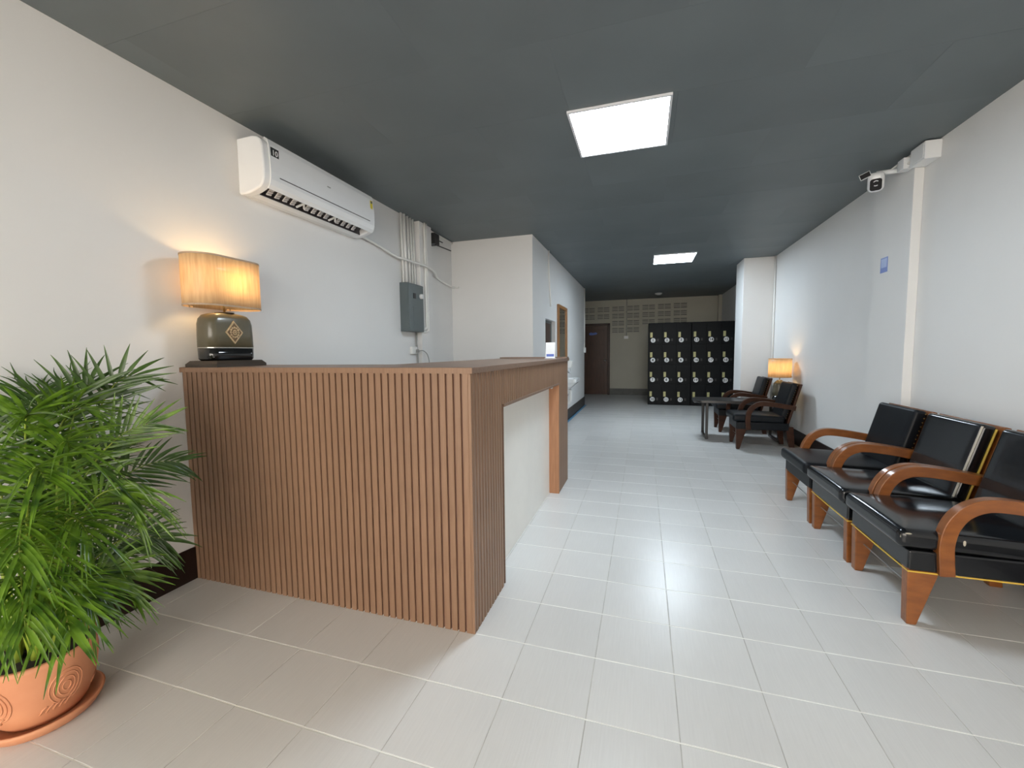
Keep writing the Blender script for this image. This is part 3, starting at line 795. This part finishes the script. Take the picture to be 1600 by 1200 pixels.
# ------------------------------------------------------------------ armchairs (front faces -X)
def make_chair(label, width, wood, leather, group, piping=False, nails=True, back_piping=False):
    t = thing('armchair', label, 'armchair', (0, 0, 0), group)
    hw = width/2; D = -0.34     # local x = u + D
    def U(pf): return [(p[0]+D, p[1]) for p in pf]
    bw = hw-0.018               # body half width, arms stand a little proud
    for s in (-1, 1):
        ya, yb = sorted((s*(bw-0.048), s*(bw-0.002)))
        MB().prism(U([(0.0, 0.262), (0.118, 0.262), (0.045, 0.0), (0.008, 0.0)]), ya, yb).build('leg', wood, t, bevel=0.004, world=False)
        MB().prism(U([(0.535, 0.30), (0.622, 0.30), (0.648, 0.0), (0.595, 0.0)]), ya, yb).build('leg', wood, t, bevel=0.004, world=False)
    MB().box(0.0+D, 0.575+D, -bw, bw, 0.250, 0.345).build('seat_rail', leather, t, bevel=0.010, seg=3, world=False)
    MB().rbox((0.245+D, 0, 0.388), (0.285, bw+0.004, 0.044), 0.03, (0.016, 0.0), Matrix.Rotation(math.radians(1.2), 3, 'Y')).build('seat_cushion', leather, t, smooth=True, world=False)
    # reclined padded back and wooden board behind it
    ang = math.atan2(0.115, 0.44)
    mb_ = Matrix.Rotation(ang, 3, 'Y')
    MB().rbox((0.577+D, 0, 0.605), (0.036, bw-0.034, 0.228), 0.022, (0, 0), mb_).build('backrest', leather, t, smooth=True, world=False)
    m4 = Matrix.Translation((0.622+D, 0, 0.568)) @ mb_.to_4x4()
    MB().box(-0.012, 0.014, -bw+0.006, bw-0.006, -0.285, 0.262, m4).build('back_board', wood, t, bevel=0.005, world=False)
    path = [(0.134, 0.248), (0.127, 0.33), (0.126, 0.40), (0.142, 0.472), (0.180, 0.533), (0.24, 0.570), (0.31, 0.578), (0.42, 0.567), (0.52, 0.551), (0.635, 0.530)]
    Lp, Rp = ribbon(U(path), 0.056)
    for s in (-1, 1):
        ya, yb = sorted((s*(hw-0.046), s*hw))
        strip_solid(MB(), Lp, Rp, ya, yb).build('armrest', wood, t, bevel=0.004, world=False)
    MB().tube([(0.045+D, -bw+0.03, 0.155), (0.045+D, bw-0.03, 0.155)], 0.0035, 6).build('stretcher_rod', 'steel', t, world=False)
    if nails:
        for s in (-1, 1):
            nb = MB()
            for k in range(15):
                c = mb_ @ Vector((0.022, s*(bw-0.033), -0.20+0.41*k/14))
                nb.ball((c.x+0.577+D, c.y, c.z+0.605), 0.0042, 6, 4)
            o = nb.build('upholstery_nails', 'brass', t, world=False); o['kind'] = 'stuff'
    if piping:
        q = bw+0.001
        MB().tube([(0.58+D, -q, 0.249), (0.0+D, -q, 0.249), (-0.001+D, 0, 0.249), (0.0+D, q, 0.249), (0.58+D, q, 0.249)], 0.0035, 6).build('rail_piping', 'piping_y', t, world=False)
    if back_piping:
        def bp(xo, zo): 
            c = mb_ @ Vector((xo, 0, zo)); return Vector((c.x+0.577+D, 0, c.z+0.605))
        for (xo, mt, yy, rr) in ((-0.031, 'piping_w', -(bw-0.042), 0.0055), (0.024, 'piping_y', -(bw-0.032), 0.005)):
            a = bp(xo, -0.21); b_ = bp(xo, 0.215)
            MB().tube([(a.x, yy, a.z), (b_.x, yy, b_.z)], rr, 6).build('back_piping', mt, t, world=False)
    return t
GR = 'teak armchairs side by side along the right wall'
W3 = 0.572
c1 = make_chair('teak armchair with matte black cushions and brass-nailed back, next to bare pillar', W3, 'chair_wood', 'leather', GR)
c1.location = (3.52+0.34, 3.682, 0)
c2 = make_chair('middle teak armchair with glossy black cushions and cream and yellow back piping', W3, 'chair_wood', 'leather_gloss', GR, piping=True, nails=False, back_piping=True)
c2.location = (3.52+0.34, 3.100, 0)
c3 = make_chair('teak armchair with glossy black cushion, scuffed corner and yellow-piped rail at row end', W3, 'chair_wood', 'leather_gloss', GR, piping=True, nails=False, back_piping=True)
c3.location = (3.525+0.34, 2.523, 0)
sc_ = MB().ball((-0.366, -0.259, 0.402), 0.014, 8, 6, (0.5, 0.5, 1.4)).ball((-0.345, -0.2690, 0.420), 0.008, 8, 6, (1.6, 0.25, 0.5)).ball((-0.150, -0.2715, 0.40), 0.008, 8, 6, (0.8, 0.15, 1.6))
sc_.build('scuff', 'scuff', c3, smooth=True, world=False)
GD = 'dark armchairs flanking the side table'
cA = make_chair('dark-stained armchair with black cushions on the near-entrance side of lamp table', 0.515, 'chair_dark', 'leather', GD)
cA.location = (3.50+0.34, 6.035, 0)
cB = make_chair('dark-stained armchair with black cushions between lamp table and rear pillar', 0.515, 'chair_dark', 'leather', GD)
cB.location = (3.475+0.34, 7.165, 0)

# ------------------------------------------------------------------ side table
t = thing('side_table', 'low black oblong table with looped metal legs between dark armchairs', 'table', (3.67, 6.56, 0))
pts = [(3.67+q[1], 6.56+q[0]) for q in stadium(0.235, 0.60, 10)]
def rr_outline(x0, x1, y0, y1, r, n=6):
    out = []
    for (cx, cy, a0) in ((x1-r, y1-r, 0), (x0+r, y1-r, PI/2), (x0+r, y0+r, PI), (x1-r, y0+r, 3*PI/2)):
        for k in range(n+1):
            a = a0+PI/2*k/n; out.append((cx+r*math.cos(a), cy+r*math.sin(a)))
    return out
MB().prism(rr_outline(3.075, 4.27, 6.318, 6.79, 0.12), 0.508, 0.547, 'z').build('tabletop', 'table_black', t, bevel=0.006)
for xx in (3.235, 4.12):
    lp = MB()
    lp.box(xx-0.018, xx+0.018, 6.335, 6.365, 0.0, 0.508).box(xx-0.018, xx+0.018, 6.745, 6.775, 0.0, 0.508).box(xx-0.018, xx+0.018, 6.365, 6.745, 0.0, 0.03)
    lp.build('leg_loop', 'table_black', t, bevel=0.004)

# ------------------------------------------------------------------ lockers
def locker(x0, x1, nums, label, first_off):
    y0, y1, zt = 10.13, 10.58, 1.862
    t = thing('locker_unit', label, 'locker', ((x0+x1)/2, (y0+y1)/2, 0), 'black numbered lockers')
    MB().box(x0, x1, y0, y1, 0, zt).build('body', 'locker', t, bevel=0.004)
    w_ = (x1-x0-0.012)/3
    off = OFF[t.name]
    for k, n in enumerate(nums):
        c, r_ = k % 3, k//3
        dx0 = x0+0.006+w_*c+0.004; dx1 = dx0+w_-0.008
        nz = 1.472-0.4475*r_; dz0 = nz-0.088; dz1 = dz0+0.4475-0.010
        if r_ == 0: dz1 = zt-0.012
        d = MB().box(dx0, dx1, y0-0.014, y0, dz0, dz1).build('locker_door', 'locker', t, bevel=0.003)
        nx = dx0+0.092
        dm = MB().lathe([(0.052, 0), (0.052, 0.002)], 0, 0, 24)
        dm.v = [(nx+p[0], y0-0.0142-p[2], nz+p[1]) for p in dm.v]
        dm.build('number_disc', 'white_print', d)
        text('number', str(n), 0.080, face_my(Vector((nx-0.002, y0-0.0170, nz))), 'black_print', d, 0.0017)
        MB().box(nx-0.062, nx-0.012, y0-0.0185, y0-0.014, nz+0.065, nz+0.178).build('label_plate', 'brass_plate', d)
        MB().box(nx+0.085, nx+0.122, y0-0.024, y0-0.014, nz-0.02, nz+0.035).build('lock', 'black_print', d, bevel=0.003)
    return t
locker(2.482, 3.388, list(range(1, 13)), 'black metal locker unit with doors numbered 1 to 12', 0)
locker(3.394, 4.294, list(range(13, 25)), 'black metal locker unit with doors numbered from 13 up', 0)

# ------------------------------------------------------------------ mirror, basin, wall bits
t = thing('wall_mirror', 'tall wood-framed mirror on inner wall above the basin', 'mirror', (XB, 6.93, 1.05))
my0, my1, mz0, mz1 = 6.56, 7.32, 1.05, 1.985
f = MB().box(XB, XB+0.035, my0, my0+0.05, mz0, mz1).box(XB, XB+0.035, my1-0.05, my1, mz0, mz1)
f.box(XB, XB+0.035, my0+0.05, my1-0.05, mz0, mz0+0.05).box(XB, XB+0.035, my0+0.05, my1-0.05, mz1-0.05, mz1)
f.build('frame', 'mirror_wood', t, bevel=0.004)
MB().box(XB+0.004, XB+0.016, my0+0.05, my1-0.05, mz0+0.05, mz1-0.05).build('glass', 'mirror', t)

t = thing('wash_basin', 'white ceramic wash basin on inner wall below the mirror', 'basin', (XB, 6.92, 0.6))
def rrr(x0, x1, y0, y1, r, z): return [(p[0], p[1], z) for p in rr_outline(x0, x1, y0, y1, r, 5)]
bs = MB().loft([rrr(XB, 1.22, 6.82, 6.99, 0.05, 0.62), rrr(XB, 1.28, 6.73, 7.07, 0.06, 0.67), rrr(XB, 1.35, 6.69, 7.11, 0.05, 0.735), rrr(XB, 1.36, 6.68, 7.12, 0.05, 0.745),
                rrr(XB, 1.36, 6.68, 7.12, 0.05, 0.795), rrr(XB+0.02, 1.345, 6.695, 7.105, 0.045, 0.80), rrr(XB+0.10, 1.28, 6.73, 7.07, 0.05, 0.79), rrr(XB+0.16, 1.27, 6.80, 7.00, 0.05, 0.70)])
bs.build('bowl', 'ceramic', t, bevel=0, smooth=False)
MB().tube(catmull([(XB+0.06, 6.93, 0.80), (XB+0.06, 6.93, 0.88), (XB+0.09, 6.93, 0.90), (XB+0.15, 6.93, 0.88)], 4), 0.012, 8).build('tap', 'chrome', t, smooth=True)
MB().box(XB+0.05, XB+0.12, 6.922, 6.938, 0.915, 0.925).build('tap_lever', 'chrome', t)
MB().tube(catmull([(XB+0.15, 6.91, 0.62), (XB+0.15, 6.91, 0.48), (XB+0.13, 6.91, 0.40), (XB+0.06, 6.91, 0.40), (XB, 6.91, 0.45)], 4), 0.03, 10).build('waste_pipe', 'white_pvc', t, smooth=True)
MB().tube(catmull([(XB+0.12, 7.01, 0.63), (XB+0.14, 7.07, 0.58), (XB+0.10, 7.11, 0.53), (XB+0.06, 7.07, 0.47), (XB+0.03, 7.10, 0.41), (XB+0.0, 7.07, 0.42)], 5), 0.010, 8).build('supply_hose', 'steel', t, smooth=True)
t = thing('soap_dispenser', 'beige holder mounted on inner wall beside the wash basin', 'dispenser', (XB, 7.6, 1.0))
MB().prism([(XB, 0.93), (XB+0.06, 0.96), (XB+0.08, 1.07), (XB, 1.09)], 7.55, 7.68).build('case', 'white_pvc', t, bevel=0.008)
MB().box(XB, XB+0.03, 7.58, 7.65, 0.88, 0.93).build('nozzle', 'white_gloss', t)
tag(MB().box(XB+0.016, XB+0.055, 7.2, 9.72, 0.0, 0.010).build('floor_strip', 'blue_rubber', bevel=0.003), 'blue strip lying on floor along the inner wall skirting', 'strip')

# ------------------------------------------------------------------ camera on the right pillar
t = thing('security_camera', 'white dome security camera with black face, hung from the right pillar', 'camera', (4.24, 4.0, 2.55))
cx_, cy_, cz_ = 4.10, 4.09, 2.535
MB().tube([(4.239, 4.03, 2.585), (4.17, 4.05, 2.59), (4.10, 4.09, 2.60)], 0.018, 10).build('arm', 'white_gloss', t, smooth=True)
hd = Matrix.Translation((cx_, cy_, cz_)) @ Matrix.Rotation(math.radians(-22), 4, 'Z') @ Matrix.Rotation(math.radians(12), 4, 'X')
MB().rbox((cx_, cy_, cz_), (0.052, 0.05, 0.072), 0.036, (0, 0), hd.to_3x3()).build('head', 'white_gloss', t, smooth=True)
MB().prism(rr_outline(-0.036, 0.036, -0.052, 0.034, 0.018), 0, 0.010, 'z').build('face', 'camera_black', t, bevel=0.002, world=False)
fc = [c for c in t.children if c.name.startswith('face')][0]
fm = Matrix.Translation(-OFF[t.name]) @ hd @ Matrix.Translation((0, -0.046, -0.012)) @ Matrix.Rotation(PI/2, 4, 'X')
fc.matrix_local = fm
arcs = MB()
for (a0, a1) in ((0.25*PI, 0.80*PI), (1.3*PI, 1.7*PI)):
    arcs.tube([(0.018*math.cos(a0+(a1-a0)*k/8), 0.018*math.sin(a0+(a1-a0)*k/8), 0.0105) for k in range(9)], 0.003, 6)
ao = arcs.build('lens_ring', 'white_gloss', t, world=False); ao.matrix_local = fm
m5 = hd @ Matrix.Translation((-0.062, -0.012, 0.062)) @ Matrix.Rotation(math.radians(-20), 4, 'Y')
MB().box(-0.04, 0.03, -0.03, 0.03, -0.022, 0.022, m5).build('spotlight', 'white_gloss', t, bevel=0.004)
MB().box(-0.036, 0.026, -0.033, -0.03, -0.018, 0.018, m5).build('spotlight_face', 'camera_black', t)
MB().tube(catmull([(4.17, 4.04, 2.60), (4.20, 4.0, 2.625), (4.21, 3.99, 2.645), (4.207, 3.978, 2.63), (4.207, 3.972, 2.60)], 5), 0.005, 6).build('cable', 'white_pvc', t, smooth=True)
bx = thing('junction_box', 'small white square box on pillar edge beside security camera', 'junction box', (4.24, 3.9, 2.56))
MB().box(4.175, 4.239, 3.885, 3.965, 2.545, 2.625).build('body', 'white_gloss', bx, bevel=0.004)
MB().tube([(4.205, 3.885, 2.58), (4.205, 3.872, 2.58)], 0.010, 8).build('gland', 'white_pvc', bx)
bx = thing('junction_box', 'larger white box at ceiling edge, on the entrance side of pillar', 'junction box', (4.27, 3.82, 2.55))
MB().box(4.205, 4.30, 3.70, 3.866, 2.535, 2.655).build('body', 'white_gloss', bx, bevel=0.005)
MB().box(4.200, 4.205, 3.71, 3.856, 2.545, 2.645).build('lid', 'white_gloss', bx, bevel=0.002)
sn = thing('warning_sticker', 'small blue sticker on side of the right pillar', 'sticker', (4.24, 4.22, 1.91))
MB().box(4.2385, 4.2398, 4.168, 4.275, 1.855, 1.975).build('sheet', 'blue_print', sn)
MB().box(4.2380, 4.2385, 4.18, 4.263, 1.895, 1.965).build('picture', 'blue_light', sn)

# ------------------------------------------------------------------ potted palm
PX, PY = 0.405, 0.825
palm = thing('potted_palm', 'leafy green areca palm in a carved terracotta pot with saucer', 'potted plant', (PX, PY, 0))
sp = [(0.02, 0.004), (0.135, 0.004), (0.160, 0.022), (0.168, 0.040), (0.160, 0.042), (0.145, 0.026), (0.02, 0.020)]
MB().lathe([(0.115, 0.0), (0.135, 0.010), (0.150, 0.034), (0.153, 0.045), (0.146, 0.046), (0.134, 0.024), (0.02, 0.020)], PX, PY, 40).build('saucer', 'terracotta', palm, smooth=True)
pot = MB().lathe([(0.095, 0.022), (0.112, 0.045), (0.130, 0.10), (0.140, 0.165), (0.144, 0.225), (0.148, 0.235), (0.148, 0.250), (0.138, 0.252), (0.135, 0.225), (0.02, 0.215)], PX, PY, 48).build('pot', 'terracotta', palm, smooth=True)
MB().lathe([(0.136, 0.226), (0.10, 0.236), (0.02, 0.238)], PX, PY, 32).build('soil', 'soil', palm)
# carved swirls on the pot wall
def pot_r(z):
    q = [(0.112, 0.045), (0.130, 0.10), (0.140, 0.165), (0.144, 0.225)]
    for (r0, z0), (r1, z1) in zip(q, q[1:]):
        if z <= z1: return r0+(r1-r0)*(z-z0)/(z1-z0)
    return 0.144
def pot_curve(pts, r):
    pp = []
    for th, z in pts:
        R_ = pot_r(z)+0.0005; pp.append((PX+R_*math.cos(th), PY+R_*math.sin(th), z))
    return pp
for th0 in (-2.5, -1.25, 0.0, 1.25, 2.5):
    cv = MB()
    for (ra, rz_) in ((0.08, 0.016), (0.16, 0.032), (0.24, 0.046), (0.32, 0.058)):
        cv.tube(pot_curve([(th0+ra*math.cos(2*PI*k/20), 0.142+rz_*math.sin(2*PI*k/20)) for k in range(21)], 0), 0.0022, 5, cap=False)
    for k in range(5):
        a = th0-0.5+0.12*k
        cv.tube(pot_curve([(a, 0.075), (a+0.06, 0.09), (a+0.15, 0.098)], 0), 0.003, 5)
    cv.build('carved_swirl', 'terracotta', palm, smooth=True)

leaf_count = [0]
def leaflet(p, t_, s_, n_, side, u, L, W, droop):
    """one folded leaflet as vertex/face lists"""
    al = math.radians(62 - 40*u) + random.uniform(-0.10, 0.10)
    d = (t_*math.cos(al) + s_*(side*math.sin(al)) + n_*random.uniform(0.12, 0.34)).normalized()
    v = []; f = []
    K = 6
    for k in range(K+1):
        q = k/K
        c = p + d*(L*q) + Vector((0, 0, -1))*(droop*L*q*q)
        dd = (d + Vector((0, 0, -1))*(2*droop*q)).normalized()
        wv = dd.cross(n_)
        if wv.length < 0.05: wv = s_.copy()
        wv.normalize()
        nn = wv.cross(dd)
        wd = W*(min(1, 0.35+2.6*q) if q < 0.3 else 1.0)*(1-max(0, q-0.35)/0.65)**0.75
        wd = max(wd, 0.0006)
        v += [c - wv*wd + nn*wd*0.35, c, c + wv*wd + nn*wd*0.35]
        if k < K:
            b_ = 3*k
            f += [(b_, b_+1, b_+4, b_+3), (b_+1, b_+2, b_+5, b_+4)]
    v = [Vector((max(a.x, 0.010), a.y, max(a.z, 0.06))) for a in v]
    return v, f

def frond(tip, lift, nl=34, Lm=0.23, W=0.0085, separate=False, mt='leaf', base=None, start=0.32, droop=0.25, pull=0.45, face=0.0):
    a = random.uniform(0, 2*PI)
    b0 = Vector((PX+0.05*math.cos(a), PY+0.05*math.sin(a), 0.23)) if base is None else Vector(base)
    tip = Vector(tip)
    c = b0.lerp(tip, pull); c.z = max(tip.z, b0.z) + lift
    def B(u): return b0*(1-u)**2 + c*(2*u*(1-u)) + tip*(u*u)
    def T(u): return ((c-b0)*(2*(1-u)) + (tip-c)*(2*u)).normalized()
    pts = [B(k/14) for k in range(15)]
    pts = [Vector((max(q.x, 0.012), q.y, q.z)) for q in pts]
    fr_ = MB().tube(pts, [0.0055*(1-0.78*k/14) for k in range(15)], 6).build('frond', 'stem', palm, smooth=True)
    joined = MB()
    for k in range(nl):
        u = start + (1-start)*(k//2 + 0.5)/(nl/2)
        u = min(u, 0.995)
        side = 1 if k % 2 else -1
        t_ = T(u); s_ = t_.cross(Vector((0, 0, 1)))
        if s_.length < 0.05: s_ = Vector((1, 0, 0))
        s_.normalize()
        if face:
            sf = t_.cross(Vector((1.95, -0.8, 0.45)).normalized())
            if sf.length > 0.1:
                sf.normalize()
                if sf.dot(s_) < 0: sf = -sf
                s_ = s_.lerp(sf, face).normalized()
        n_ = s_.cross(t_).normalized()
        x_ = (u-start)/(1-start)
        prof_ = (0.62+0.38*math.sin(PI*min(1, x_*1.15))) if x_ < 0.85 else (0.80-1.6*(x_-0.85))
        L = Lm*prof_*random.uniform(0.88, 1.1)
        v, f = leaflet(B(u), t_, s_, n_, side, x_, L, W*random.uniform(0.8, 1.15), droop*random.uniform(0.6, 1.5))
        if separate and leaf_count[0] < 300:
            leaf_count[0] += 1
            mb = MB(); mb.v = [tuple(q) for q in v]; mb.f = f
            mb.build('leaflet', mt, fr_, smooth=True)
        else:
            n0 = len(joined.v); joined.v += [tuple(q) for q in v]; joined.f += [tuple(i+n0 for i in g) for g in f]
    if joined.v:
        o = joined.build('leaflets', mt, fr_, smooth=True); o['kind'] = 'stuff'
# fronds: tip seen at (px, py) at depth Y
FR = [ # px, py, Y, lift, leaflets, length, separate, material, start, droop
    (212, 588, 1.12, 0.05, 24, 0.20, True, 'leaf_dark', 0.40, 0.14),
    (243, 662, 1.12, 0.03, 34, 0.19, True, 'leaf', 0.40, 0.06),
    (280, 722, 1.27, 0.12, 30, 0.19, True, 'leaf_dark', 0.40, 0.30),
    (212, 775, 1.02, 0.16, 34, 0.24, True, 'leaf', 0.36, 0.95),
    (258, 845, 1.15, 0.17, 36, 0.19, True, 'leaf_dark', 0.40, 0.35),
    (205, 905, 1.02, 0.16, 38, 0.20, True, 'leaf', 0.36, 0.45),
    (150, 600, 1.02, 0.05, 26, 0.21, True, 'leaf_dark', 0.40, 0.20),
    (45, 650, 0.80, 0.06, 40, 0.27, True, 'leaf', 0.34, 0.40),
    (110, 990, 0.74, 0.26, 32, 0.20, True, 'leaf', 0.42, 0.60),
    (135, 640, 0.95, 0.08, 40, 0.26, False, 'leaf', 0.32, 0.45),
    (5, 610, 1.10, 0.04, 38, 0.25, False, 'leaf_dark', 0.34, 0.22),
    (95, 600, 1.25, 0.05, 38, 0.25, False, 'leaf_dark', 0.34, 0.20),
    (60, 615, 1.00, 0.05, 38, 0.25, False, 'leaf_dark', 0.34, 0.30),
    (160, 735, 0.98, 0.14, 38, 0.25, False, 'leaf_dark', 0.32, 0.50),
    (70, 750, 0.74, 0.18, 40, 0.25, False, 'leaf', 0.30, 0.55),
    (140, 840, 0.86, 0.22, 38, 0.23, False, 'leaf', 0.32, 0.60),
    (30, 870, 0.66, 0.26, 38, 0.22, False, 'leaf', 0.34, 0.60),
    (170, 925, 0.95, 0.22, 38, 0.20, False, 'leaf_dark', 0.36, 0.5),
    (75, 905, 0.74, 0.28, 38, 0.22, False, 'leaf', 0.36, 0.6),
    (150, 960, 0.86, 0.26, 34, 0.19, False, 'leaf', 0.40, 0.6),
    (40, 985, 0.66, 0.30, 34, 0.19, False, 'leaf', 0.42, 0.6),
    (-60, 700, 0.70, 0.14, 38, 0.25, False, 'leaf_dark', 0.30, 0.5),
    (-120, 820, 0.62, 0.22, 36, 0.23, False, 'leaf', 0.30, 0.5),
    (-90, 630, 0.95, 0.06, 36, 0.25, False, 'leaf_dark', 0.30, 0.35),
    (-40, 930, 0.60, 0.26, 34, 0.22, False, 'leaf', 0.32, 0.5),
    (-10, 1000, 0.62, 0.30, 32, 0.19, False, 'leaf', 0.40, 0.6),
    (180, 690, 1.30, 0.10, 38, 0.24, False, 'leaf_dark', 0.32, 0.30),
    (215, 790, 1.28, 0.16, 38, 0.22, False, 'leaf_dark', 0.32, 0.4),
    (60, 690, 1.25, 0.10, 38, 0.25, False, 'leaf_dark', 0.30, 0.35),
    (110, 780, 1.12, 0.18, 38, 0.25, False, 'leaf_dark', 0.30, 0.45),
    (20, 800, 1.00, 0.18, 38, 0.25, False, 'leaf_dark', 0.30, 0.45),
    (185, 870, 1.22, 0.18, 38, 0.22, False, 'leaf_dark', 0.32, 0.45),
    (100, 860, 1.05, 0.22, 36, 0.24, False, 'leaf_dark', 0.30, 0.5),
    (150, 930, 1.10, 0.24, 36, 0.22, False, 'leaf_dark', 0.34, 0.55),
    (0, 720, 0.85, 0.14, 38, 0.25, False, 'leaf_dark', 0.30, 0.45),
    (110, 700, 0.85, 0.14, 38, 0.25, False, 'leaf', 0.32, 0.55),
]
for (px, py, Yd, lift, nl, Lm, sep, mt, st, dr_) in FR:
    tip = at(px, py, Yd); tip.x = max(tip.x, 0.03)
    frond(tip, lift, nl, Lm, 0.0072 if sep else 0.0056, sep, mt, None, st, dr_*0.75, face=0.85 if sep else 0.35)
for k in range(7):
    a = 2*PI*k/7+0.3
    MB().tube([(PX+0.055*math.cos(a), PY+0.055*math.sin(a), 0.22), (PX+0.06*math.cos(a+0.2), PY+0.06*math.sin(a+0.2), 0.36), (PX+0.075*math.cos(a+0.2), PY+0.075*math.sin(a+0.2), 0.48)],
              [0.012, 0.010, 0.006], 8).build('cane', 'stem', palm, smooth=True)
